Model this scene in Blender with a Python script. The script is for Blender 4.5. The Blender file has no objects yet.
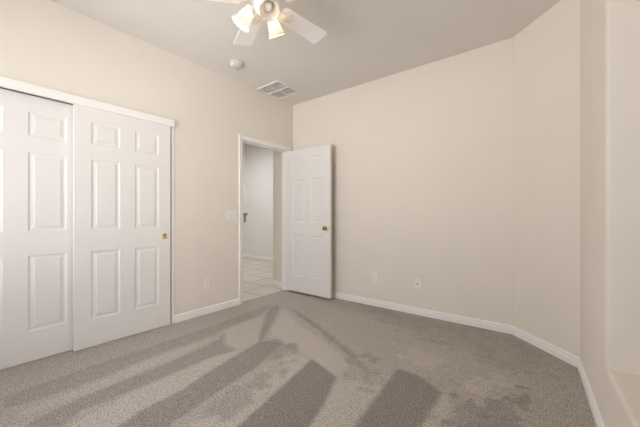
import bpy, bmesh, math
import numpy as np
from mathutils import Vector, Matrix, noise as mnoise

scene = bpy.context.scene
C = scene.collection
PI = math.pi

# ------------------------------------------------------------------ camera
CAM = Vector((3.026, -3.256, 1.09))
YAW = math.radians(37.7)
cam_data = bpy.data.cameras.new('camera')
cam_data.sensor_width = 36.0
cam_data.lens = 296.5 / 640 * 36.0
cam_data.shift_y = 2.5 / 640
cam_data.clip_start = 0.02
cam = bpy.data.objects.new('camera', cam_data)
cam.location = CAM
cam.rotation_euler = (PI / 2, 0, YAW)
C.objects.link(cam)
scene.camera = cam

# ------------------------------------------------------------------ view / world / daylight
scene.view_settings.view_transform = 'Standard'
scene.view_settings.look = 'None'
scene.view_settings.gamma = 1.0
scene.view_settings.use_curve_mapping = False
scene.view_settings.exposure = 0.0
scene.cycles.use_denoising = True
scene.cycles.max_bounces = 16
scene.cycles.diffuse_bounces = 10
scene.cycles.transparent_max_bounces = 12
scene.cycles.sample_clamp_indirect = 6.0

SKY = 6.45
FAN_BULB = 215.0
HALL_W = 37.0
GROUND = (1.385, 1.32, 1.35, 1)
SKYCOL = (0.76, 0.755, 0.81, 1)
world = bpy.data.worlds.new('world')
scene.world = world
world.use_nodes = True
wb = world.node_tree.nodes['Background']
wn = world.node_tree
wtc = wn.nodes.new('ShaderNodeTexCoord'); wsep = wn.nodes.new('ShaderNodeSeparateXYZ')
wn.links.new(wtc.outputs['Generated'], wsep.inputs['Vector'])
wr_ = wn.nodes.new('ShaderNodeValToRGB')          # sunlit pale ground below the horizon, hazy sky above
wr_.color_ramp.elements[0].position = 0.47; wr_.color_ramp.elements[0].color = GROUND
wr_.color_ramp.elements[1].position = 0.53; wr_.color_ramp.elements[1].color = SKYCOL
wmr = wn.nodes.new('ShaderNodeMapRange')
wmr.inputs['From Min'].default_value = -1.0; wmr.inputs['From Max'].default_value = 1.0
wn.links.new(wsep.outputs['Z'], wmr.inputs['Value']); wn.links.new(wmr.outputs['Result'], wr_.inputs['Fac'])
wn.links.new(wr_.outputs['Color'], wb.inputs['Color'])
wb.inputs['Strength'].default_value = SKY

# right wall frame: origin at its far end, u runs towards the viewer, n into the room
RA = math.radians(2.6)
RO = Vector((3.2006, -0.4386, 0))
RU = Vector((math.sin(RA), -math.cos(RA), 0))
RN = Vector((-math.cos(RA), -math.sin(RA), 0))
WIN_U0, WIN_U1, WIN_Z0, WIN_Z1 = 0.865, 3.22, 0.362, 2.36
WALL_T = 0.17
H = 2.74          # ceiling height
YB = -3.85        # back wall
BW = (0.20, 2.20, 0.45, 2.40)   # unseen fill window added in the wall behind the viewer: x0, x1, z0, z1

portal = bpy.data.lights.new('daylight_portal', 'AREA')
portal.shape = 'RECTANGLE'
portal.size = WIN_U1 - WIN_U0
portal.size_y = WIN_Z1 - WIN_Z0
portal.cycles.is_portal = True
po = bpy.data.objects.new('daylight_portal', portal)
pc = RO + RU * (WIN_U0 + WIN_U1) / 2 - RN * (WALL_T + 0.02)
po.location = (pc.x, pc.y, (WIN_Z0 + WIN_Z1) / 2)
po.rotation_euler = RN.to_track_quat('-Z', 'Z').to_euler()
C.objects.link(po)
portal2 = portal.copy(); portal2.size = BW[1] - BW[0]; portal2.size_y = BW[3] - BW[2]
po2 = bpy.data.objects.new('daylight_portal_back', portal2)
po2.location = ((BW[0] + BW[1]) / 2, YB - WALL_T - 0.02, (BW[2] + BW[3]) / 2)
po2.rotation_euler = (PI / 2, 0, 0)
C.objects.link(po2)


# ------------------------------------------------------------------ materials
def new_mat(name):
    m = bpy.data.materials.new(name)
    m.use_nodes = True
    return m, m.node_tree, m.node_tree.nodes['Principled BSDF']

def srgb(r, g, b):
    f = lambda c: (c / 255 / 12.92) if c / 255 <= 0.04045 else ((c / 255 + 0.055) / 1.055) ** 2.4
    return (f(r), f(g), f(b), 1)

def paint(name, col, rough=0.6, bump=0.0, scale=140, var=0.02, spec=0.3):
    m, nt, p = new_mat(name)
    N = nt.nodes; L = nt.links
    tc = N.new('ShaderNodeTexCoord')
    n = N.new('ShaderNodeTexNoise'); n.inputs['Scale'].default_value = 3.0; n.inputs['Detail'].default_value = 4
    L.new(tc.outputs['Object'], n.inputs['Vector'])
    r = N.new('ShaderNodeMixRGB'); r.blend_type = 'MIX'
    r.inputs['Color1'].default_value = tuple(c * (1 - var) for c in col[:3]) + (1,)
    r.inputs['Color2'].default_value = tuple(min(1, c * (1 + var)) for c in col[:3]) + (1,)
    L.new(n.outputs['Fac'], r.inputs['Fac'])
    L.new(r.outputs['Color'], p.inputs['Base Color'])
    p.inputs['Roughness'].default_value = rough
    p.inputs['Specular IOR Level'].default_value = spec
    if bump:
        b = N.new('ShaderNodeTexNoise'); b.inputs['Scale'].default_value = scale; b.inputs['Detail'].default_value = 2
        L.new(tc.outputs['Object'], b.inputs['Vector'])
        bp = N.new('ShaderNodeBump'); bp.inputs['Strength'].default_value = bump; bp.inputs['Distance'].default_value = 0.002
        L.new(b.outputs['Fac'], bp.inputs['Height'])
        L.new(bp.outputs['Normal'], p.inputs['Normal'])
    return m

def metal(name, col, rough=0.3):
    m, nt, p = new_mat(name)
    N = nt.nodes; L = nt.links
    tc = N.new('ShaderNodeTexCoord')
    n = N.new('ShaderNodeTexNoise'); n.inputs['Scale'].default_value = 40
    L.new(tc.outputs['Object'], n.inputs['Vector'])
    mr = N.new('ShaderNodeMapRange')
    mr.inputs['To Min'].default_value = rough * 0.8; mr.inputs['To Max'].default_value = rough * 1.3
    L.new(n.outputs['Fac'], mr.inputs['Value']); L.new(mr.outputs['Result'], p.inputs['Roughness'])
    p.inputs['Base Color'].default_value = col
    p.inputs['Metallic'].default_value = 1.0
    return m

M_WALL = paint('wall_paint', (0.75, 0.70, 0.635, 1), 0.75, 0.25, 110)
M_CEIL = paint('ceiling_paint', (0.71, 0.68, 0.64, 1), 0.85, 0.3, 90)
M_TRIM = paint('white_trim_paint', (0.83, 0.81, 0.785, 1), 0.4, 0.0)
M_DOOR = paint('white_door_paint', (0.75, 0.73, 0.715, 1), 0.38, 0.08, 60)
M_HALL = paint('hall_white_paint', (0.80, 0.775, 0.75, 1), 0.7, 0.2, 110)
M_PLATE = paint('white_plastic', (0.80, 0.775, 0.75, 1), 0.35)
M_PLATE2 = paint('warm_plastic', (0.76, 0.71, 0.65, 1), 0.4)
M_SLOT = paint('dark_slot', (0.06, 0.055, 0.05, 1), 0.6)
M_VENT = paint('vent_enamel', (0.72, 0.71, 0.68, 1), 0.45)
M_DUCT = paint('duct_grey', (0.55, 0.54, 0.52, 1), 0.8)
M_BRASS = metal('antique_brass', (0.25, 0.185, 0.09, 1), 0.33)
M_PBRASS = metal('pale_brass', (0.78, 0.62, 0.30, 1), 0.28)
M_NICKEL = metal('grey_metal', (0.42, 0.39, 0.36, 1), 0.4)
M_BLADE = paint('white_fan_blade', (0.93, 0.92, 0.91, 1), 0.4, 0.0)
M_FANB = paint('white_fan_enamel', (0.82, 0.795, 0.76, 1), 0.35)
M_CLOSET = paint('closet_paint', (0.6, 0.55, 0.5, 1), 0.8)

# frosted glass of the shades: diffuse + translucent
def glass_shade():
    m = bpy.data.materials.new('frosted_shade_glass'); m.use_nodes = True
    nt = m.node_tree; N = nt.nodes; L = nt.links
    N.remove(N['Principled BSDF'])
    out = N['Material Output']
    tc = N.new('ShaderNodeTexCoord'); nz = N.new('ShaderNodeTexNoise'); nz.inputs['Scale'].default_value = 18
    L.new(tc.outputs['Object'], nz.inputs['Vector'])
    cr = N.new('ShaderNodeMixRGB')
    cr.inputs['Color1'].default_value = (0.86, 0.80, 0.70, 1); cr.inputs['Color2'].default_value = (0.90, 0.85, 0.76, 1)
    L.new(nz.outputs['Fac'], cr.inputs['Fac'])
    d = N.new('ShaderNodeBsdfDiffuse'); t = N.new('ShaderNodeBsdfTranslucent')
    L.new(cr.outputs['Color'], d.inputs['Color']); L.new(cr.outputs['Color'], t.inputs['Color'])
    mx = N.new('ShaderNodeMixShader'); mx.inputs['Fac'].default_value = 0.52
    L.new(d.outputs['BSDF'], mx.inputs[1]); L.new(t.outputs['BSDF'], mx.inputs[2])
    g = N.new('ShaderNodeBsdfGlossy'); g.inputs['Roughness'].default_value = 0.25
    mx2 = N.new('ShaderNodeMixShader'); mx2.inputs['Fac'].default_value = 0.05
    L.new(mx.outputs['Shader'], mx2.inputs[1]); L.new(g.outputs['BSDF'], mx2.inputs[2])
    L.new(mx2.outputs['Shader'], out.inputs['Surface'])
    return m
M_SHADE = glass_shade()
M_DETECT = paint('detector_plastic', (0.66, 0.61, 0.55, 1), 0.5)

def emit(name, col, s):
    m, nt, p = new_mat(name)
    p.inputs['Base Color'].default_value = (0.9, 0.88, 0.84, 1)
    p.inputs['Emission Color'].default_value = col
    p.inputs['Emission Strength'].default_value = s
    return m
M_BULB = emit('lit_bulb', (1.0, 0.76, 0.47, 1), FAN_BULB)
M_BULBOFF = paint('unlit_bulb_glass', (0.72, 0.71, 0.69, 1), 0.25)
M_HALLFILL = emit('hall_fill_glass', (1.0, 0.95, 0.88, 1), 1.0)

def window_glass():
    m = bpy.data.materials.new('window_glass'); m.use_nodes = True
    nt = m.node_tree; N = nt.nodes; L = nt.links
    N.remove(N['Principled BSDF'])
    t = N.new('ShaderNodeBsdfTransparent'); t.inputs['Color'].default_value = (0.96, 0.98, 0.97, 1)
    g = N.new('ShaderNodeBsdfGlossy'); g.inputs['Roughness'].default_value = 0.02
    f = N.new('ShaderNodeFresnel'); f.inputs['IOR'].default_value = 1.35
    mx = N.new('ShaderNodeMixShader')
    L.new(f.outputs['Fac'], mx.inputs['Fac']); L.new(t.outputs['BSDF'], mx.inputs[1]); L.new(g.outputs['BSDF'], mx.inputs[2])
    L.new(mx.outputs['Shader'], N['Material Output'].inputs['Surface'])
    return m
M_GLASS = window_glass()

def carpet():
    m, nt, p = new_mat('cut_pile_carpet')
    N = nt.nodes; L = nt.links
    tc = N.new('ShaderNodeTexCoord')
    at = N.new('ShaderNodeAttribute'); at.attribute_name = 'nap'
    def noise(scale, det=2, rough=0.6):
        n = N.new('ShaderNodeTexNoise'); n.inputs['Scale'].default_value = scale
        n.inputs['Detail'].default_value = det; n.inputs['Roughness'].default_value = rough
        L.new(tc.outputs['Object'], n.inputs['Vector']); return n
    def math_(op, a, b):
        x = N.new('ShaderNodeMath'); x.operation = op
        for i, v in enumerate((a, b)):
            if isinstance(v, (int, float)): x.inputs[i].default_value = v
            else: L.new(v, x.inputs[i])
        return x.outputs['Value']
    n_mid = noise(22, 5, 0.75)
    # nap + ragged tuft-scale break-up of the swath edges
    fac = math_('ADD', at.outputs['Fac'], math_('MULTIPLY', math_('SUBTRACT', n_mid.outputs['Fac'], 0.5), 1.1))
    cl = N.new('ShaderNodeClamp'); L.new(fac, cl.inputs['Value'])
    mix = N.new('ShaderNodeMixRGB')
    mix.inputs['Color1'].default_value = CARPET_LIGHT
    mix.inputs['Color2'].default_value = CARPET_DARK
    L.new(cl.outputs['Result'], mix.inputs['Fac'])
    grain = noise(115, 4, 0.85)
    mr = N.new('ShaderNodeMapRange')
    mr.inputs['From Min'].default_value = 0.36; mr.inputs['From Max'].default_value = 0.64
    mr.inputs['To Min'].default_value = 0.34; mr.inputs['To Max'].default_value = 1.66
    L.new(grain.outputs['Fac'], mr.inputs['Value'])
    mul = N.new('ShaderNodeMixRGB'); mul.blend_type = 'MULTIPLY'; mul.inputs['Fac'].default_value = 1
    L.new(mix.outputs['Color'], mul.inputs['Color1']); L.new(mr.outputs['Result'], mul.inputs['Color2'])
    L.new(mul.outputs['Color'], p.inputs['Base Color'])
    p.inputs['Roughness'].default_value = 0.95
    p.inputs['Specular IOR Level'].default_value = 0.1
    p.inputs['Sheen Weight'].default_value = 0.05
    bp = N.new('ShaderNodeBump'); bp.inputs['Strength'].default_value = 0.5; bp.inputs['Distance'].default_value = 0.006
    L.new(grain.outputs['Fac'], bp.inputs['Height']); L.new(bp.outputs['Normal'], p.inputs['Normal'])
    return m
CARPET_LIGHT = (0.47, 0.428, 0.392, 1)
CARPET_DARK = (0.255, 0.226, 0.204, 1)
M_CARPET = carpet()

def tile():
    m, nt, p = new_mat('hall_floor_tile')
    N = nt.nodes; L = nt.links
    tc = N.new('ShaderNodeTexCoord')
    br = N.new('ShaderNodeTexBrick')
    br.offset = 0.0; br.squash = 1.0
    br.inputs['Scale'].default_value = 1.0
    br.inputs['Brick Width'].default_value = 0.42; br.inputs['Row Height'].default_value = 0.42
    br.inputs['Mortar Size'].default_value = 0.011; br.inputs['Mortar Smooth'].default_value = 0.2
    br.inputs['Color1'].default_value = (0.61, 0.56, 0.50, 1)
    br.inputs['Color2'].default_value = (0.65, 0.60, 0.54, 1)
    br.inputs['Mortar'].default_value = (0.34, 0.31, 0.28, 1)
    mp = N.new('ShaderNodeMapping'); mp.inputs['Location'].default_value = (0.05, 0.12, 0)
    L.new(tc.outputs['Object'], mp.inputs['Vector']); L.new(mp.outputs['Vector'], br.inputs['Vector'])
    L.new(br.outputs['Color'], p.inputs['Base Color'])
    p.inputs['Roughness'].default_value = 0.4
    return m
M_TILE = tile()

# ------------------------------------------------------------------ mesh helpers
def obj(name, bm, mat, parent=None, smooth=False, kind=None, autosmooth=None):
    bmesh.ops.recalc_face_normals(bm, faces=bm.faces)
    me = bpy.data.meshes.new(name)
    bm.to_mesh(me); bm.free()
    if smooth:
        for p in me.polygons: p.use_smooth = True
    me.materials.append(mat)
    o = bpy.data.objects.new(name, me)
    C.objects.link(o)
    if parent: o.parent = parent
    if kind: o['kind'] = kind
    if autosmooth is not None:
        md = o.modifiers.new('edge_split', 'EDGE_SPLIT'); md.split_angle = math.radians(autosmooth)
    return o

def tag(o, label, cat, group=None, kind=None):
    o['label'] = label; o['category'] = cat
    if group: o['group'] = group
    if kind: o['kind'] = kind
    return o

def empty(name, loc, rz=0.0):
    o = bpy.data.objects.new(name, None); C.objects.link(o)
    o.empty_display_size = 0.05
    o.location = loc; o.rotation_euler = (0, 0, rz)
    return o

def add_box(bm, x0, x1, y0, y1, z0, z1, bevel=0.0, seg=2, M=None):
    b2 = bmesh.new()
    v = [b2.verts.new((x, y, z)) for x in (x0, x1) for y in (y0, y1) for z in (z0, z1)]
    for f in ((0,1,3,2),(4,6,7,5),(0,4,5,1),(2,3,7,6),(0,2,6,4),(1,5,7,3)):
        b2.faces.new([v[i] for i in f])
    if bevel:
        bmesh.ops.bevel(b2, geom=list(b2.edges), offset=bevel, segments=seg, affect='EDGES', profile=0.5)
    merge(bm, b2, M)

def merge(bm, b2, M=None):
    if M is not None: b2.transform(M)
    mp = {}
    for v in b2.verts: mp[v] = bm.verts.new(v.co)
    for f in b2.faces:
        try: bm.faces.new([mp[v] for v in f.verts])
        except ValueError: pass
    b2.free()

def add_lathe(bm, prof, seg=32, M=None, wave=None):
    """prof: list of (r, z); r==0 closes with a pole."""
    b2 = bmesh.new(); rings = []
    for r, z in prof:
        if r < 1e-6: rings.append([b2.verts.new((0, 0, z))])
        else:
            ring = []
            for k in range(seg):
                a = 2 * PI * k / seg
                rr = r * (1 + (wave(z, a) if wave else 0))
                ring.append(b2.verts.new((rr * math.cos(a), rr * math.sin(a), z)))
            rings.append(ring)
    for A, B in zip(rings, rings[1:]):
        for k in range(seg):
            k2 = (k + 1) % seg
            if len(A) == 1 and len(B) == 1: continue
            if len(A) == 1: b2.faces.new((A[0], B[k], B[k2]))
            elif len(B) == 1: b2.faces.new((A[k], A[k2], B[0]))
            else: b2.faces.new((A[k], A[k2], B[k2], B[k]))
    merge(bm, b2, M)

def add_tube(bm, pts, r, seg=12):
    b2 = bmesh.new(); rings = []
    for i, p in enumerate(pts):
        t = (pts[min(i + 1, len(pts) - 1)] - pts[max(i - 1, 0)]).normalized()
        a = t.orthogonal().normalized() if i == 0 else (a - t * a.dot(t)).normalized()
        b = t.cross(a)
        rings.append([b2.verts.new(p + (a * math.cos(2*PI*k/seg) + b * math.sin(2*PI*k/seg)) * r) for k in range(seg)])
    for A, B in zip(rings, rings[1:]):
        for k in range(seg): b2.faces.new((A[k], A[(k+1)%seg], B[(k+1)%seg], B[k]))
    b2.faces.new(rings[0]); b2.faces.new(rings[-1])
    merge(bm, b2)

def quad(bm, *co):
    return bm.faces.new([bm.verts.new(c) for c in co])

# a wall slab with rectangular openings: cells of a grid, no inner faces. to3(a, t, z): along, thickness, height
def wall_slab(bm, a_cuts, z_cuts, holes, t0, t1, to3):
    def solid(i, j):
        if not (0 <= i < len(a_cuts) - 1 and 0 <= j < len(z_cuts) - 1): return False
        a = (a_cuts[i] + a_cuts[i+1]) / 2; z = (z_cuts[j] + z_cuts[j+1]) / 2
        return not any(h[0] < a < h[1] and h[2] < z < h[3] for h in holes)
    cache = {}
    def V(a, t, z):
        k = (round(a, 5), round(t, 5), round(z, 5))
        if k not in cache: cache[k] = bm.verts.new(to3(a, t, z))
        return cache[k]
    for i in range(len(a_cuts) - 1):
        for j in range(len(z_cuts) - 1):
            if not solid(i, j): continue
            A, B, Z, W = a_cuts[i], a_cuts[i+1], z_cuts[j], z_cuts[j+1]
            for t in (t0, t1): bm.faces.new((V(A,t,Z), V(B,t,Z), V(B,t,W), V(A,t,W)))
            if not solid(i-1, j): bm.faces.new((V(A,t0,Z), V(A,t1,Z), V(A,t1,W), V(A,t0,W)))
            if not solid(i+1, j): bm.faces.new((V(B,t0,Z), V(B,t1,Z), V(B,t1,W), V(B,t0,W)))
            if not solid(i, j-1): bm.faces.new((V(A,t0,Z), V(B,t0,Z), V(B,t1,Z), V(A,t1,Z)))
            if not solid(i, j+1): bm.faces.new((V(A,t0,W), V(B,t0,W), V(B,t1,W), V(A,t1,W)))

# ------------------------------------------------------------------ floor with vacuum swaths in the nap
def seg_sd(P, poly):
    """signed distance (inside > 0) of points P to a polygon"""
    poly = np.array(poly); n = len(poly)
    d = np.full(len(P), 1e9); ins = np.zeros(len(P), bool)
    for i in range(n):
        a, b = poly[i], poly[(i + 1) % n]
        e = b - a; w = P - a
        t = np.clip((w @ e) / max(e @ e, 1e-9), 0, 1)
        d = np.minimum(d, np.hypot(*(w - t[:, None] * e).T))
        c = ((a[1] <= P[:, 1]) & (b[1] > P[:, 1])) | ((b[1] <= P[:, 1]) & (a[1] > P[:, 1]))
        xi = a[0] + (P[:, 1] - a[1]) / (b[1] - a[1] + 1e-12) * e[0]
        ins ^= c & (P[:, 0] < xi)
    return np.where(ins, d, -d)

FWD = Vector((-math.sin(YAW), math.cos(YAW), 0)); RGT = Vector((math.cos(YAW), math.sin(YAW), 0))
def floor_pt(px, py):
    d = 296.5 * CAM.z / (py - 216.0); l = (px - 320.0) / 296.5 * d
    p = CAM + FWD * d + RGT * l
    return (p.x, p.y)

# traced outlines of the swaths and other darker floor areas (measured on the photograph, laid on the floor), strength, softness in m
SWATHS = [
    ([(276,303),(262,306),(230,318.5),(213,325),(150,346),(100,362),(40,383),(0,398),(0,412),(40,400),(100,379),(150,358),(213,336),(230,327),(263,315)], 0.62, 0.05),
    ([(225,333),(213,342),(180,357),(133,376),(83,396),(35,418),(20,430),(60,430),(83,411),(133,391),(180,371),(213,357),(238,350),(225,344)], 0.72, 0.04),
    ([(260,341),(213,369),(180,391),(143,409),(112,430),(160,432),(190,412),(214,395),(256,368),(276,350),(284,344),(275,340)], 0.85, 0.02),
    ([(278.7,304),(268,309),(258,339),(261,343.5),(268,333),(280,308)], 0.75, 0.02),
    ([(312,359),(337,377),(324,405),(306,432),(232,432)], 1.0, 0.015),
    ([(397,368),(420,376),(443,393),(432,410),(418,432),(350,432)], 1.0, 0.025),
    ([(448,391),(470,402),(500,400),(522,388),(526,410),(522,432),(448,432)], 0.8, 0.03, 0.5),
    ([(286,306.5),(302,313.5),(330,333),(360,357),(353,359.5),(314,328)], 0.75, 0.03, 0.12),
    ([(296,299),(340,312),(400,338),(440,350),(470,352),(400,345),(345,316),(312,305)], 0.35, 0.05),
    ([(354,361),(372,356),(383,372),(370,385),(350,377)], 0.65, 0.05, 1.0),
    ([(350,300),(440,319),(513,335),(560,360),(578,370),(545,378),(500,368),(440,346),(390,330)], 0.55, 0.09, 0.6),  # broad area, darker towards the far and angled walls
    ([(420,322),(513,336),(566,366),(572,380),(540,372),(470,352)], 0.2, 0.06),
    ([(260,341),(274,336),(292,342),(300,351),(286,357),(268,364)], 0.7, 0.03, 0.6),
    ([(430,372),(452,384),(446,394),(432,412),(420,400)], 0.5, 0.05, 0.9),
    ([(520,338),(545,350),(535,353),(522,346)], 0.35, 0.03),
    ([(560,383),(572,388),(566,392),(558,389)], 0.45, 0.02),
    ([(560,392),(580,400),(590,432),(540,432)], 0.35, 0.05),
    ([(222,396),(264,368),(290,350),(297,349),(284,372),(250,398),(222,418),(205,414)], 0.55, 0.05, 0.6),
]
PALE = [
    ([(284,308),(300,325),(352,362),(337,376),(312,358),(297,350),(275,338),(262,342),(269,333)], 0.85, 0.03),
    ([(312,359),(230,432),(180,432),(206,412),(264,369),(285,353)], 0.85, 0.03),
    ([(340,376),(352,378),(370,386),(398,374),(349,432),(307,432),(325,405)], 0.85, 0.02),
    ([(240,350),(213,358),(133,392),(58,432),(108,432),(143,408),(180,390),(213,368),(258,342)], 0.8, 0.02),
    ([(213,338),(150,359),(100,381),(20,412),(20,417),(83,395),(133,375),(180,356),(222,334)], 0.7, 0.02),
    ([(448,391),(441,394),(419,432),(448,432)], 0.9, 0.01),
    ([(225,331),(236,322),(263,316),(258,341),(240,349),(226,346)], 0.7, 0.015),
    ([(408,345),(432,350),(452,362),(440,376),(415,372),(400,360)], 0.7, 0.05, 0.8),
    ([(470,374),(505,377),(514,388),(500,398),(474,400),(462,390)], 0.8, 0.05, 0.8),
]
bm = bmesh.new()
outline = [(-0.06, YB), (3.40, YB), (3.40, -2.0), (3.19, -0.42), (2.765, 0.0), (-0.06, 0.0)]
step = 0.0165
xs = np.arange(-0.06, 3.55, step); ys = np.arange(YB, 0.0 + step, step)
P = np.array([(x, min(y, 0.0)) for y in ys for x in xs])
nap = np.full(len(P), 0.32)
smooth = lambda s, w: np.clip(s / w * 0.5 + 0.5, 0, 1)
mot = np.array([mnoise.fractal(Vector((p[0] * 9, p[1] * 9, 1.7)), 0.6, 2.0, 5) for p in P])
mot = np.clip(0.5 + mot * 1.5, 0, 1)
for poly, st, w, *mt in PALE:
    s = seg_sd(P, [floor_pt(*q) for q in poly])
    if mt: s = s + (mot - 0.6) * mt[0] * 0.16
    nap = nap * (1 - st * smooth(s, w * 0.6))
for poly, st, w, *mt in SWATHS:
    s = seg_sd(P, [floor_pt(*q) for q in poly])
    if mt:      # mottled patches: broken up, ragged outline
        s = s + (mot - 0.5) * mt[0] * 0.16; st = st * (1 - 0.45 * mt[0] * (1 - mot))
    nap = np.maximum(nap, st * smooth(s, w * 0.6))
nx = len(xs)
verts = [bm.verts.new((p[0], p[1], 0.0)) for p in P]
for j in range(len(ys) - 1):
    for i in range(nx - 1):
        bm.faces.new((verts[j*nx+i], verts[j*nx+i+1], verts[(j+1)*nx+i+1], verts[(j+1)*nx+i]))
floor = obj('floor', bm, M_CARPET, kind='structure')
at = floor.data.attributes.new('nap', 'FLOAT', 'POINT')
at.data.foreach_set('value', nap.astype(np.float32))
tag(floor, 'taupe cut-pile carpet with darker vacuum swaths fanning from the doorway', 'floor')

# sub-floor of the closet and the hall's tiled floor
bm = bmesh.new(); add_box(bm, -0.80, -0.061, -3.5, -1.60, -0.02, -0.001)
tag(obj('floor_closet', bm, M_CARPET, kind='structure'), 'closet floor behind the sliding doors', 'floor')
bm = bmesh.new()
add_box(bm, -5.2, -0.061, -1.50, 1.9, -0.03, -0.002)
tag(obj('floor_hall', bm, M_TILE, kind='structure'), 'beige square floor tiles seen through the open doorway', 'floor')

# ceilings
bm = bmesh.new(); add_box(bm, -0.9, 3.55, YB - 0.1, 0.12, H, H + 0.1)
tag(obj('ceiling', bm, M_CEIL, kind='structure'), 'plain off-white bedroom ceiling', 'ceiling')
bm = bmesh.new()
add_box(bm, -5.2, -0.115, -1.5, 1.9, 2.98, 3.05); add_box(bm, -0.9, -0.11, -1.5, 0.12, 2.84, 2.99)
tag(obj('ceiling_hall', bm, M_CEIL, kind='structure'), 'hall ceiling beyond the doorway', 'ceiling')

# ------------------------------------------------------------------ walls
DY0, DY1, DZ = -0.922, -0.115, 2.04         # finished door opening
CY0, CY1, CZ = -3.314, -1.802, 2.03          # closet opening
J = 0.018                                   # jamb board thickness
bm = bmesh.new()
wall_slab(bm, [YB, CY0, CY1, DY0 - J, DY1 + J, 0.0], [0, CZ, DZ + J, H],
          [(CY0, CY1, 0, CZ), (DY0 - J, DY1 + J, 0, DZ + J)], -0.115, 0.0, lambda a, t, z: (t, a, z))
tag(obj('wall_left', bm, M_WALL, kind='structure'), 'cream bedroom wall with the closet and the doorway', 'wall')
bm = bmesh.new(); add_box(bm, -0.115, 2.762, 0.0, 0.12, 0, H)
tag(obj('wall_far', bm, M_WALL, kind='structure'), 'cream wall behind the open door, with two wall plates', 'wall')
# chamfered corner wall
bm = bmesh.new()
c0, c1 = Vector((2.762, 0, 0)), RO.copy(); nn = Vector((0.7071, 0.7071, 0)) * 0.12
f = [c0, c1, c1 + nn, c0 + nn]
b0 = [bm.verts.new(p) for p in f]; b1 = [bm.verts.new(p + Vector((0, 0, H))) for p in f]
bm.faces.new(b0); bm.faces.new(b1)
for k in range(4): bm.faces.new((b0[k], b0[(k+1)%4], b1[(k+1)%4], b1[k]))
tag(obj('wall_corner', bm, M_WALL, kind='structure'), 'narrow angled wall across the far right corner', 'wall')
# right wall with a deep window recess, rounded (bullnose) opening edges
bm = bmesh.new()
UEND = 3.55
wall_slab(bm, [-0.02, WIN_U0, WIN_U1, UEND], [0, WIN_Z0, WIN_Z1, H], [(WIN_U0, WIN_U1, WIN_Z0, WIN_Z1)], 0.0, WALL_T,
          lambda a, t, z: RO + RU * a - RN * t + Vector((0, 0, z)))
def uv_of(v):
    d = v.co - RO; return d.dot(RU), -d.dot(RN), v.co.z
ed = []
for e in bm.edges:
    a, b = uv_of(e.verts[0]), uv_of(e.verts[1])
    if abs(a[1]) < 1e-4 and abs(b[1]) < 1e-4:
        on = lambda q: (WIN_U0 - 1e-4 <= q[0] <= WIN_U1 + 1e-4) and (WIN_Z0 - 1e-4 <= q[2] <= WIN_Z1 + 1e-4)
        if on(a) and on(b): ed.append(e)
bmesh.ops.bevel(bm, geom=ed, offset=0.02, segments=5, affect='EDGES', profile=0.5, clamp_overlap=True)
wr = obj('wall_right', bm, M_WALL, kind='structure', smooth=True, autosmooth=35)
tag(wr, 'cream right wall with a deep rounded window recess at the picture edge', 'wall')
bm = bmesh.new()
wall_slab(bm, [-0.115, BW[0], BW[1], 3.44], [0, BW[2], BW[3], H], [BW], YB - WALL_T, YB, lambda a, t, z: (a, t, z))
tag(obj('wall_back', bm, M_WALL, kind='structure'), 'cream wall behind the viewer', 'wall')
# closet shell
bm = bmesh.new()
add_box(bm, -0.83, -0.80, -3.55, -1.55, 0, H); add_box(bm, -0.80, -0.115, -3.55, -3.50, 0, H); add_box(bm, -0.80, -0.115, -1.60, -1.55, 0, H)
tag(obj('wall_closet', bm, M_CLOSET, kind='structure'), 'closet interior walls behind the sliding doors', 'wall')
# hall walls
bm = bmesh.new()
add_box(bm, -5.2, 0.0, 1.73, 1.85, -0.03, 3.0)
tag(obj('wall_hall', bm, M_HALL, kind='structure'), 'white hall wall seen through the open doorway', 'wall')
bm = bmesh.new()
add_box(bm, -0.42, -0.115, -0.005, 0.115, -0.03, 3.0); add_box(bm, -0.42, -0.30, 0.115, 1.73, -0.03, 3.0)
tag(obj('wall_hall_return', bm, M_WALL, kind='structure'), 'narrow greyish wall strip just past the hinge side of the doorway', 'wall')
bm = bmesh.new()
add_box(bm, -5.3, -5.2, -1.5, 1.85, -0.03, 3.0); add_box(bm, -5.2, -0.115, -1.55, -1.5, -0.03, 3.0)
tag(obj('wall_hall_back', bm, M_HALL, kind='structure'), 'hall walls out of sight', 'wall')
# cream post that ends above eye height on the hall wall
bm = bmesh.new(); add_box(bm, -3.62, -3.28, 1.685, 1.73, 1.16, 2.98, 0.006)
tag(obj('trim_5', bm, M_TRIM, kind='structure'), 'cream strip on the hall wall at the left edge of the doorway', 'trim')

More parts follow.
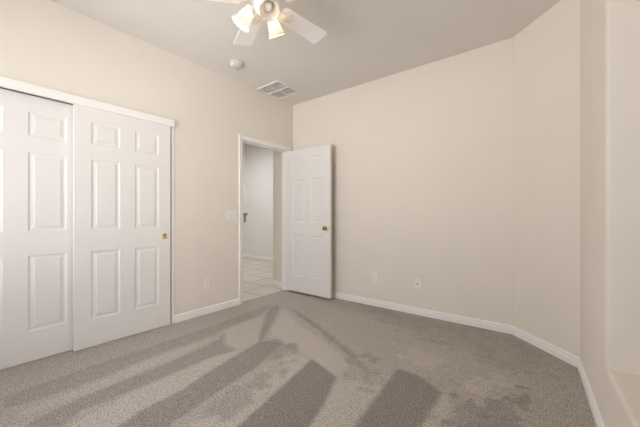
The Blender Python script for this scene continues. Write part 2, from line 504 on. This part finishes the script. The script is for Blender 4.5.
# ------------------------------------------------------------------ baseboards
BB = [(0.0, 0.0), (0.014, 0.0), (0.015, 0.040), (0.012, 0.045), (0.008, 0.048), (0.008, 0.053), (0.013, 0.057), (0.012, 0.065), (0.007, 0.073), (0.004, 0.076), (0.0, 0.077)]
def baseboard(name, path, i, label, parent=None):
    """one length of moulding on segment i of a polyline path whose room side is on the right-hand normal; mitred to its neighbours"""
    P = [Vector((p[0], p[1], 0)) for p in path]
    def nrm(a, b):
        d = (b - a).normalized(); return Vector((d.y, -d.x, 0))
    def off(k, o):
        if k == 0 or k == len(P) - 1:
            n = nrm(P[0], P[1]) if k == 0 else nrm(P[-2], P[-1]); return P[k] + n * o
        n0, n1 = nrm(P[k-1], P[k]), nrm(P[k], P[k+1])
        m = (n0 + n1).normalized(); return P[k] + m * (o / m.dot(n0))
    bm = bmesh.new()
    A = [bm.verts.new(off(i, o) + Vector((0, 0, z))) for o, z in BB]
    B = [bm.verts.new(off(i+1, o) + Vector((0, 0, z))) for o, z in BB]
    for k in range(len(BB)): bm.faces.new((A[k], A[(k+1)%len(BB)], B[(k+1)%len(BB)], B[k]))
    bm.faces.new(A); bm.faces.new(B)
    o = obj(name, bm, M_TRIM, kind='structure')
    tag(o, label, 'baseboard')
    return o
RE = RO + RU * 3.40
baseboard('baseboard_left', [(0, -1.774), (0, -0.979)], 0, 'white baseboard between the closet and the doorway')
main = [(0, -0.05), (0, 0), (2.762, 0), (RO.x, RO.y), (RE.x, RE.y)]
baseboard('baseboard_far', main, 1, 'long white baseboard along the far wall')
baseboard('baseboard_corner', main, 2, 'short white baseboard on the angled corner wall')
baseboard('baseboard_right', main, 3, 'white baseboard below the window recess')
baseboard('baseboard_hall', [(-5.2, 1.73), (-0.42, 1.73)], 0, 'white baseboard along the far hall wall')
baseboard('baseboard_hall_return', [(-0.42, -0.005), (-0.135, -0.005)], 0, 'short white baseboard on the wall strip past the doorway')

# ------------------------------------------------------------------ door jamb, casing
bm = bmesh.new()
add_box(bm, -0.118, 0.003, DY0 - J, DY0, 0, DZ)
add_box(bm, -0.118, 0.003, DY1, DY1 + J, 0, DZ)
add_box(bm, -0.118, 0.003, DY0 - J, DY1 + J, DZ, DZ + J)
add_box(bm, -0.075, -0.042, DY0, DY0 + 0.011, 0, DZ); add_box(bm, -0.075, -0.042, DY1 - 0.011, DY1, 0, DZ)
add_box(bm, -0.075, -0.042, DY0 + 0.011, DY1 - 0.011, DZ - 0.011, DZ)
tag(obj('trim_1', bm, M_TRIM, kind='structure'), 'white door jamb lining the open doorway', 'trim')
def casing(name, x, sx, label):
    prof = [(0.005, 0.0), (0.005, 0.008), (0.012, 0.011), (0.028, 0.012), (0.042, 0.016), (0.052, 0.016), (0.056, 0.012), (0.056, 0.0)]
    bm = bmesh.new(); rings = []
    for k in range(4):
        ring = []
        for o, t in prof:
            y = DY0 - o if k < 2 else DY1 + o
            z = 0.0 if k in (0, 3) else DZ + o
            ring.append(bm.verts.new((x + sx * t, y, z)))
        rings.append(ring)
    n = len(prof)
    for A, B in zip(rings, rings[1:]):
        for k in range(n): bm.faces.new((A[k], A[(k+1)%n], B[(k+1)%n], B[k]))
    bm.faces.new(rings[0]); bm.faces.new(rings[-1])
    tag(obj(name, bm, M_TRIM, kind='structure'), label, 'trim')
casing('trim_2', 0.0, 1, 'white moulded casing around the doorway on the bedroom side')
# closet header valance and side strip
bm = bmesh.new()
add_box(bm, 0.0, 0.034, CY0 - 0.03, -1.783, 1.988, 2.056, 0.004)
tag(obj('trim_3', bm, M_TRIM, kind='structure'), 'white header board above the sliding closet doors', 'trim')
bm = bmesh.new()
add_box(bm, -0.10, 0.010, CY1 - 0.002, CY1 + 0.0, 0, 1.993)
add_box(bm, 0.0, 0.008, CY1 - 0.002, -1.774, 0, 1.993, 0.003)
tag(obj('trim_4', bm, M_TRIM, kind='structure'), 'thin white strip down the right side of the closet opening', 'trim')

# ------------------------------------------------------------------ six-panel doors
def six_panel(bm, W, Hd, T, both=True):
    """slab in local coords: u 0..W along X, z 0..Hd, front at y=0 facing -Y, back at y=T"""
    st, mu = 0.113 * W / 0.785, 0.119 * W / 0.785
    pw = (W - 2 * st - mu) / 2
    us = [0, st, st + pw, st + pw + mu, W - st, W]
    k = Hd / 2.0
    zs = [0, 0.225 * k, 0.80 * k, 0.975 * k, 1.575 * k, 1.69 * k, 1.885 * k, Hd]
    def face_side(y, s):     # s: +1 means recess goes to +y
        def P(u, z, d): return (u, y + s * d, z)
        for i in range(5):
            for j in range(7):
                a, b, c, d = us[i], us[i+1], zs[j], zs[j+1]
                if i in (1, 3) and j in (1, 3, 5):
                    # ogee down, flat groove, bevel up to the raised field
                    steps = [(0, 0), (0.004, 0.001), (0.010, 0.0042), (0.014, 0.0058), (0.021, 0.0058), (0.038, 0.0028), (0.040, 0.001), (0.043, 0.0005)]
                    rings = []
                    for o, dd in steps:
                        rings.append([bm.verts.new(P(a+o, c+o, dd)), bm.verts.new(P(b-o, c+o, dd)), bm.verts.new(P(b-o, d-o, dd)), bm.verts.new(P(a+o, d-o, dd))])
                    for A, B in zip(rings, rings[1:]):
                        for q in range(4): bm.faces.new((A[q], A[(q+1)%4], B[(q+1)%4], B[q]))
                    bm.faces.new(rings[-1])
                else:
                    quad(bm, P(a, c, 0), P(b, c, 0), P(b, d, 0), P(a, d, 0))
    face_side(0.0, 1)
    if both: face_side(T, -1)
    else: quad(bm, (0, T, 0), (W, T, 0), (W, T, Hd), (0, T, Hd))
    quad(bm, (0,0,0), (0,T,0), (0,T,Hd), (0,0,Hd)); quad(bm, (W,0,0), (W,T,0), (W,T,Hd), (W,0,Hd))
    quad(bm, (0,0,0), (W,0,0), (W,T,0), (0,T,0)); quad(bm, (0,0,Hd), (W,0,Hd), (W,T,Hd), (0,T,Hd))
    bmesh.ops.remove_doubles(bm, verts=bm.verts, dist=1e-5)

# entry door, swung open 90 degrees beside the far wall
DW, DH, DT = 0.772, 1.995, 0.035
bm = bmesh.new(); six_panel(bm, DW, DH, DT)
door1 = obj('door_1', bm, M_DOOR, kind='structure')
door1.location = (0.022, -0.152, 0.026)
tag(door1, 'white six-panel bedroom door standing open with a brass knob', 'door')
KZ, KX = 0.905, DW - 0.062
def knob(side):
    R = Matrix.Translation((KX, 0 if side < 0 else DT, KZ)) @ Matrix.Rotation(PI / 2 * (1 if side < 0 else -1), 4, 'X')
    bm = bmesh.new()
    add_lathe(bm, [(0.012, 0.004), (0.011, 0.030), (0.014, 0.034), (0.022, 0.038), (0.0265, 0.046), (0.0275, 0.053), (0.025, 0.060), (0.018, 0.065), (0.008, 0.067), (0, 0.067)], 28, R)
    o = obj('door_knob', bm, M_BRASS, door1, smooth=True)
    bm = bmesh.new()
    add_lathe(bm, [(0, 0.0), (0.033, 0.0), (0.033, 0.003), (0.029, 0.007), (0.016, 0.009), (0, 0.009)], 28, R)
    obj('rose_plate', bm, M_PBRASS, o, smooth=True, autosmooth=40)
knob(-1); knob(1)
bm = bmesh.new(); add_box(bm, DW - 0.001, DW + 0.0012, 0.005, 0.030, KZ - 0.03, KZ + 0.03); add_box(bm, DW, DW + 0.009, 0.011, 0.024, KZ - 0.009, KZ + 0.009, 0.002)
obj('latch_plate', bm, M_PBRASS, door1)
for z in (0.22, 1.0, 1.78):
    bm = bmesh.new()
    add_lathe(bm, [(0, 0), (0.006, 0), (0.006, 0.088), (0, 0.088)], 14, Matrix.Translation((-0.008, DT + 0.006, z - 0.044)))
    add_box(bm, -0.0025, -0.0005, 0.004, DT + 0.004, z - 0.044, z + 0.044)
    obj('hinge', bm, M_PBRASS, door1, smooth=True, autosmooth=40)

# sliding closet doors: face +X.  local X runs towards -Y of the room
def closet_door(name, y_right, x_front, W, label, pull):
    Hd = 1.985
    bm = bmesh.new(); six_panel(bm, W, Hd, 0.035, both=False)
    o = obj(name, bm, M_DOOR, kind='structure')
    o.location = (x_front, y_right - W, 0.005); o.rotation_euler = (0, 0, PI / 2)
    tag(o, label, 'door')
    bm = bmesh.new()
    u = W - 0.056 if pull else 0.056
    R = Matrix.Translation((u, 0, 0.885)) @ Matrix.Rotation(PI / 2, 4, 'X')
    add_lathe(bm, [(0.0, 0.0008), (0.016, 0.0008), (0.020, 0.0014), (0.0225, 0.004), (0.0265, 0.0042), (0.0285, 0.002), (0.0285, -0.001), (0, -0.001)], 28, R)
    obj('finger_pull', bm, M_PBRASS, o, smooth=True, autosmooth=50)
    return o
closet_door('door_2', -1.820, 0.020, 0.762, 'white sliding closet door with a round brass pull, front panel at right', True)
closet_door('door_3', -2.497, -0.034, 0.815, 'white sliding closet door behind the front one, cut by the left picture edge', False)

# ------------------------------------------------------------------ window (just past the right picture edge)
MW = Matrix((( RU.x, -RN.x, 0, RO.x), (RU.y, -RN.y, 0, RO.y), (0, 0, 1, 0), (0, 0, 0, 1)))   # (u, out, z)
def window(name, M, u0, u1, z0, z1, label, fl=0.045, fx=0.045, fw=0.045):
    bm = bmesh.new(); t0, t1 = WALL_T - 0.05, WALL_T
    for b in ((u0, u0+fl, t0, t1, z0, z1), (u1-fx, u1, t0, t1, z0, z1), (u0+fl, u1-fx, t0, t1, z0, z0+fw), (u0+fl, u1-fx, t0, t1, z1-fw, z1)):
        add_box(bm, *b, M=M)
    win = obj(name, bm, M_TRIM, kind='structure'); tag(win, label, 'window')
    bm = bmesh.new(); um = (u0 + fl + u1 - fx) / 2; add_box(bm, um-0.025, um+0.025, t0+0.005, t1-0.005, z0+fw, z1-fw, 0.004, M=M)
    obj('meeting_stile', bm, M_TRIM, win)
    for a, b in ((u0+fl, um-0.025), (um+0.025, u1-fx)):
        bm = bmesh.new(); add_box(bm, a, b, t0+0.022, t0+0.026, z0+fw, z1-fw, M=M); obj('window_pane', bm, M_GLASS, win)
window('window_1', MW, WIN_U0, WIN_U1, WIN_Z0, WIN_Z1, 'white framed window in the right wall recess', 1.53, 0.05, 0.06)  # wide blank panel at the far end, added to hold daylight off the recess
window('fill_window', Matrix(((1, 0, 0, 0), (0, -1, 0, YB), (0, 0, 1, 0), (0, 0, 0, 1))), *BW, 'white framed fill window added in the wall behind the viewer')  # unseen opening, added so daylight fills the far wall from the front

# ------------------------------------------------------------------ ceiling fan
FX, FY = 1.503, -1.914
fan = empty('ceiling_fan', (FX, FY, H))
tag(fan, 'white ceiling fan with pale blades and bell glass lamp shades', 'ceiling fan')
def flat(lat, dep): return RGT * lat + FWD * dep
T = lambda z: z - H
bm = bmesh.new(); add_lathe(bm, [(0, 0), (0.075, 0), (0.075, -0.012), (0.062, -0.04), (0.030, -0.058), (0.0, -0.058)], 36)
obj('canopy', bm, M_FANB, fan, smooth=True, autosmooth=40)
bm = bmesh.new(); add_lathe(bm, [(0, -0.058), (0.013, -0.058), (0.013, -0.085), (0, -0.085)], 20)
obj('downrod', bm, M_FANB, fan, smooth=True, autosmooth=40)
bm = bmesh.new(); add_lathe(bm, [(0, -0.083), (0.05, -0.083), (0.085, -0.095), (0.105, -0.115), (0.108, -0.165), (0.098, -0.185), (0.07, -0.197), (0, -0.197)], 44)
obj('motor_housing', bm, M_FANB, fan, smooth=True, autosmooth=40)
bm = bmesh.new(); add_lathe(bm, [(0, -0.195), (0.055, -0.195), (0.058, -0.205), (0.058, -0.255), (0.048, -0.275), (0.030, -0.290), (0.012, -0.297), (0.010, -0.312), (0.0, -0.316)], 36)
obj('switch_housing', bm, M_FANB, fan, smooth=True, autosmooth=40)
# blades
ZB = 2.53 - H
def blade(azi):
    d = flat(math.sin(math.radians(azi)), math.cos(math.radians(azi)))
    rz = math.atan2(d.y, d.x)
    M = Matrix.Rotation(rz, 4, 'Z') @ Matrix.Translation((0, 0, ZB)) @ Matrix.Rotation(math.radians(-11), 4, 'X')
    r0, r1, w0, w1, th = 0.150, 0.572, 0.062, 0.076, 0.006
    out = []
    n = 6
    for k in range(n + 1):
        a = -PI / 2 + PI / 2 * k / n; out.append((r1 - 0.022 + 0.022 * math.cos(a), -(w1 - 0.022) + 0.022 * math.sin(a)))
    for k in range(n + 1):
        a = PI / 2 * k / n; out.append((r1 - 0.022 + 0.022 * math.cos(a), (w1 - 0.022) + 0.022 * math.sin(a)))
    for k in range(n + 1):
        a = PI / 2 + PI / 2 * k / n; out.append((r0 + 0.02 + 0.02 * math.cos(a), (w0 - 0.02) + 0.02 * math.sin(a)))
    for k in range(n + 1):
        a = PI + PI / 2 * k / n; out.append((r0 + 0.02 + 0.02 * math.cos(a), -(w0 - 0.02) + 0.02 * math.sin(a)))
    b2 = bmesh.new()
    lo = [b2.verts.new((x, y, -th / 2)) for x, y in out]; hi = [b2.verts.new((x, y, th / 2)) for x, y in out]
    b2.faces.new(lo); b2.faces.new(hi)
    for k in range(len(out)): b2.faces.new((lo[k], lo[(k+1)%len(out)], hi[(k+1)%len(out)], hi[k]))
    bm = bmesh.new(); merge(bm, b2, M)
    o = obj('fan_blade', bm, M_BLADE, fan)
    # blade iron: curved arm plus a trefoil plate under the blade
    bm = bmesh.new()
    prof = [(0.095, 0.014, 0.010), (0.13, 0.013, -0.004), (0.165, 0.018, -0.008), (0.19, 0.036, -0.008), (0.215, 0.042, -0.008), (0.24, 0.034, -0.008), (0.262, 0.014, -0.008)]
    b2 = bmesh.new(); rings = []
    for x, w, z in prof:
        rings.append([b2.verts.new((x, -w, z - 0.003)), b2.verts.new((x, w, z - 0.003)), b2.verts.new((x, w, z + 0.003)), b2.verts.new((x, -w, z + 0.003))])
    for A, B in zip(rings, rings[1:]):
        for q in range(4): b2.faces.new((A[q], A[(q+1)%4], B[(q+1)%4], B[q]))
    b2.faces.new(rings[0]); b2.faces.new(rings[-1])
    merge(bm, b2, M)
    for x, y in ((0.205, 0.022), (0.205, -0.022), (0.245, 0)):
        add_lathe(bm, [(0, -0.0145), (0.004, -0.0135), (0.005, -0.011), (0.005, -0.009)], 10, M @ Matrix.Translation((x, y, 0)))
    obj('blade_bracket', bm, M_FANB, o, smooth=True, autosmooth=30)
for k in range(5): blade(7.5 - 36 + 72 * k)
# lamps
LIT = (True, True, False)
for k, phi in enumerate((181, 59, 297)):
    a = math.radians(phi)
    d = flat(math.cos(a), math.sin(a))
    neck = d * 0.093 + Vector((0, 0, T(2.470)))
    mouth = d * 0.150 + Vector((0, 0, T(2.378)))
    ax = (mouth - neck).normalized()
    q = Vector((0, 0, 1)).rotation_difference(ax).to_matrix().to_4x4()
    M = Matrix.Translation(neck) @ q
    # arm
    bm = bmesh.new()
    s = d * 0.050 + Vector((0, 0, T(2.492)))
    pts = [s, s.lerp(neck, 0.4) + Vector((0, 0, 0.012)), s.lerp(neck, 0.75) + Vector((0, 0, 0.012)), neck - ax * 0.028]
    add_tube(bm, pts, 0.009, 14)
    add_lathe(bm, [(0, -0.034), (0.014, -0.034), (0.024, -0.024), (0.031, -0.006), (0.031, 0.004), (0.0, 0.004)], 24, M)
    obj('lamp_arm', bm, M_FANB, fan, smooth=True, autosmooth=40)
    # bell shade, wall thickness 3 mm
    bm = bmesh.new()
    outer = [(0.026, -0.002), (0.030, 0.006), (0.036, 0.020), (0.041, 0.040), (0.044, 0.060), (0.049, 0.080), (0.056, 0.097), (0.065, 0.108)]
    prof = outer + [(0.065, 0.1105)] + [(r - 0.003, z + 0.001) for r, z in reversed(outer)] + [outer[0]]
    add_lathe(bm, prof, 48, M, wave=lambda z, an: 0.03 * math.cos(6 * an) * max(0, (z - 0.06) / 0.05))
    sh = obj('lamp_shade', bm, M_SHADE, fan, smooth=True)
    sh['label'] = 'frosted bell glass shade, lit' if LIT[k] else 'frosted bell glass shade with an unlit bulb'
    bm = bmesh.new()
    add_lathe(bm, [(0, 0.004), (0.012, 0.006), (0.013, 0.022), (0.020, 0.036), (0.026, 0.050), (0.0275, 0.060), (0.024, 0.074), (0.014, 0.083), (0, 0.086)], 24, M)
    obj('light_bulb', bm, M_BULB if LIT[k] else M_BULBOFF, sh, smooth=True)

# ------------------------------------------------------------------ smoke detector
sd = empty('smoke_detector', (0.353, -1.28, H))
tag(sd, 'round white smoke detector on the ceiling between fan and vent', 'smoke detector')
bm = bmesh.new(); add_lathe(bm, [(0, 0), (0.080, 0), (0.080, -0.008), (0.074, -0.012), (0, -0.012)], 40); obj('mounting_base', bm, M_DETECT, sd, smooth=True, autosmooth=40)
bm = bmesh.new(); add_lathe(bm, [(0, -0.012), (0.066, -0.012), (0.066, -0.020), (0.060, -0.024), (0.060, -0.028), (0.058, -0.040), (0.050, -0.046), (0, -0.048)], 40); obj('cover', bm, M_DETECT, sd, smooth=True, autosmooth=40)

# ------------------------------------------------------------------ ceiling air vent
X0, X1, Y0, Y1 = 0.030, 0.418, -0.725, -0.312
av = empty('air_vent', ((X0 + X1) / 2, (Y0 + Y1) / 2, H))
tag(av, 'square louvred air vent in the ceiling near the far left corner', 'air vent')
hx, hy = (X1 - X0) / 2, (Y1 - Y0) / 2
bm = bmesh.new(); add_box(bm, -hx + 0.01, hx - 0.01, -hy + 0.01, hy - 0.01, -0.0025, -0.0005); obj('duct_opening', bm, M_DUCT, av)
bm = bmesh.new(); fr = 0.016
add_box(bm, -hx, hx, -hy, -hy + fr, -0.014, 0, 0.003); add_box(bm, -hx, hx, hy - fr, hy, -0.014, 0, 0.003)
add_box(bm, -hx, -hx + fr, -hy + fr, hy - fr, -0.014, 0, 0.003); add_box(bm, hx - fr, hx, -hy + fr, hy - fr, -0.014, 0, 0.003)
obj('vent_frame', bm, M_PLATE, av)
bm = bmesh.new(); add_box(bm, -0.008, 0.008, -hy + fr, hy - fr, -0.014, -0.001, 0.002); add_box(bm, -hx + fr, hx - fr, -0.008, 0.008, -0.0135, -0.001, 0.002)
obj('cross_bar', bm, M_PLATE, av)
for sx in (-1, 1):
    for sy in (-1, 1):
        bm = bmesh.new()
        xa, xb = sorted((sx * 0.008, sx * (hx - fr))); ya, yb = sorted((sy * 0.008, sy * (hy - fr)))
        n = 9
        for i in range(n):
            yc = ya + (yb - ya) * (i + 0.5) / n
            M = Matrix.Translation((0, yc, -0.0085)) @ Matrix.Rotation(math.radians(13), 4, 'X')
            add_box(bm, xa, xb, -0.0125, 0.0125, -0.0006, 0.0006, M=M)
        obj('louvre_panel', bm, M_VENT, av)

# ------------------------------------------------------------------ wall plates
def plate_frame(root_name, pos, rz, label, cat, group=None):
    r = empty(root_name, pos, rz); tag(r, label, cat, group); return r
def plate(parent, w, h, mat=M_PLATE):
    bm = bmesh.new(); add_box(bm, -w/2, w/2, -0.006, 0.0, -h/2, h/2, 0.0022, 2); return obj('cover_plate', bm, mat, parent)
def screw(parent, x, z):
    bm = bmesh.new(); add_lathe(bm, [(0, 0.0078), (0.0025, 0.0074), (0.0033, 0.006), (0.0033, 0.005)], 12, Matrix.Translation((x, 0, z)) @ Matrix.Rotation(PI/2, 4, 'X'))
    obj('screw', bm, M_PLATE, parent, smooth=True)
def outlet(pos, rz, label, mat=M_PLATE):
    r = plate_frame('electrical_outlet', pos, rz, label, 'outlet', None)
    plate(r, 0.072, 0.117, mat)
    for sz in (-1, 1):
        bm = bmesh.new()
        b2 = bmesh.new(); ring = []
        pts = []
        for k in range(24):
            a = 2 * PI * k / 24; x, z = 0.0172 * math.cos(a), 0.0172 * math.sin(a); pts.append((max(-0.0172, min(0.0172, x)), max(-0.0135, min(0.0135, z))))
        lo = [b2.verts.new((x, -0.005, z + sz * 0.0195)) for x, z in pts]; hi = [b2.verts.new((x, -0.0085, z + sz * 0.0195)) for x, z in pts]
        b2.faces.new(hi)
        for k in range(24): b2.faces.new((lo[k], lo[(k+1)%24], hi[(k+1)%24], hi[k]))
        merge(bm, b2)
        rc = obj('receptacle', bm, mat, r)
        bm = bmesh.new(); zc = sz * 0.0195
        add_box(bm, -0.0075, -0.0055, -0.0088, -0.0080, zc - 0.002, zc + 0.006); add_box(bm, 0.0055, 0.0075, -0.0088, -0.0080, zc - 0.001, zc + 0.006)
        add_lathe(bm, [(0, 0.0088), (0.0024, 0.0088), (0.0024, 0.008)], 10, Matrix.Translation((0, 0, zc - 0.0075)) @ Matrix.Rotation(PI/2, 4, 'X'))
        obj('slot', bm, M_SLOT, rc)
    screw(r, 0, 0)
    return r
outlet((0.0, -1.409, 0.333), PI / 2, 'white duplex outlet low on the left wall between closet and doorway')
outlet((1.346, 0.0, 0.352), 0, 'white duplex outlet on the far wall, nearer the open door')
outlet((-3.0, 1.73, 0.185), 0, 'small white outlet low on the hall wall beyond the doorway')
# jack plate
r = plate_frame('wall_jack', (1.879, 0.0, 0.338), 0, 'white jack plate with one dark socket on the far wall, farther from the door', 'wall jack')
plate(r, 0.072, 0.117)
bm = bmesh.new(); add_lathe(bm, [(0, 0.016), (0.003, 0.016), (0.0045, 0.0155), (0.0045, 0.009), (0.0075, 0.009), (0.0075, 0.005)], 14, Matrix.Translation((-0.006, 0, 0.0)) @ Matrix.Rotation(PI/2, 4, 'X'))
obj('jack_socket', bm, M_SLOT, r, smooth=True, autosmooth=40)
screw(r, 0, 0.042); screw(r, 0, -0.042)
# three-gang switch
r = plate_frame('light_switch', (0.0, -1.083, 1.100), PI / 2, 'white three-gang light switch on the left wall beside the doorway', 'light switch')
plate(r, 0.165, 0.117)
for x in (-0.046, 0.0, 0.046):
    bm = bmesh.new(); add_box(bm, -0.005 + x, 0.005 + x, -0.0072, -0.005, -0.012, 0.012, 0.001)
    add_box(bm, -0.004, 0.004, -0.016, 0.0, -0.004, 0.004, 0.0015, M=Matrix.Translation((x, -0.004, 0.004)) @ Matrix.Rotation(math.radians(-28), 4, 'X'))
    obj('toggle', bm, M_PLATE, r)
    screw(r, x, 0.030); screw(r, x, -0.030)
# grey shape below the cream strip in the hall
r = empty('hall_grey_shape', (-3.33, 1.73, 1.05)); tag(r, 'small grey shape on the hall wall at the left edge of the doorway', 'bracket')
bm = bmesh.new(); add_box(bm, -0.04, 0.03, -0.012, 0, -0.12, 0.12, 0.003); obj('back_plate', bm, M_NICKEL, r)
bm = bmesh.new(); add_box(bm, -0.04, 0.12, -0.06, -0.012, 0.085, 0.11, 0.003); obj('arm', bm, M_NICKEL, r)

# unseen ceiling lamp added to brighten the hall
hl = empty('hall_fill_light', (-2.4, 0.2, 2.98)); tag(hl, 'unseen round flush fill light added in the hall', 'fill light')
bm = bmesh.new(); add_lathe(bm, [(0, 0), (0.19, 0), (0.19, -0.03), (0.17, -0.04), (0, -0.04)], 36); obj('fill_lamp_base', bm, M_FANB, hl, smooth=True, autosmooth=40)
bm = bmesh.new(); add_lathe(bm, [(0, -0.04), (0.165, -0.04), (0.15, -0.07), (0.10, -0.09), (0, -0.10)], 36); obj('lamp_shade', bm, M_HALLFILL, hl, smooth=True, autosmooth=40)
ld = bpy.data.lights.new('hall_fill_lamp', 'AREA'); ld.shape = 'DISK'; ld.size = 0.34; ld.energy = HALL_W; ld.color = (0.96, 0.985, 1.0)
lo_ = bpy.data.objects.new('hall_fill_lamp', ld); lo_.location = (-2.4, 0.2, 2.86); C.objects.link(lo_)
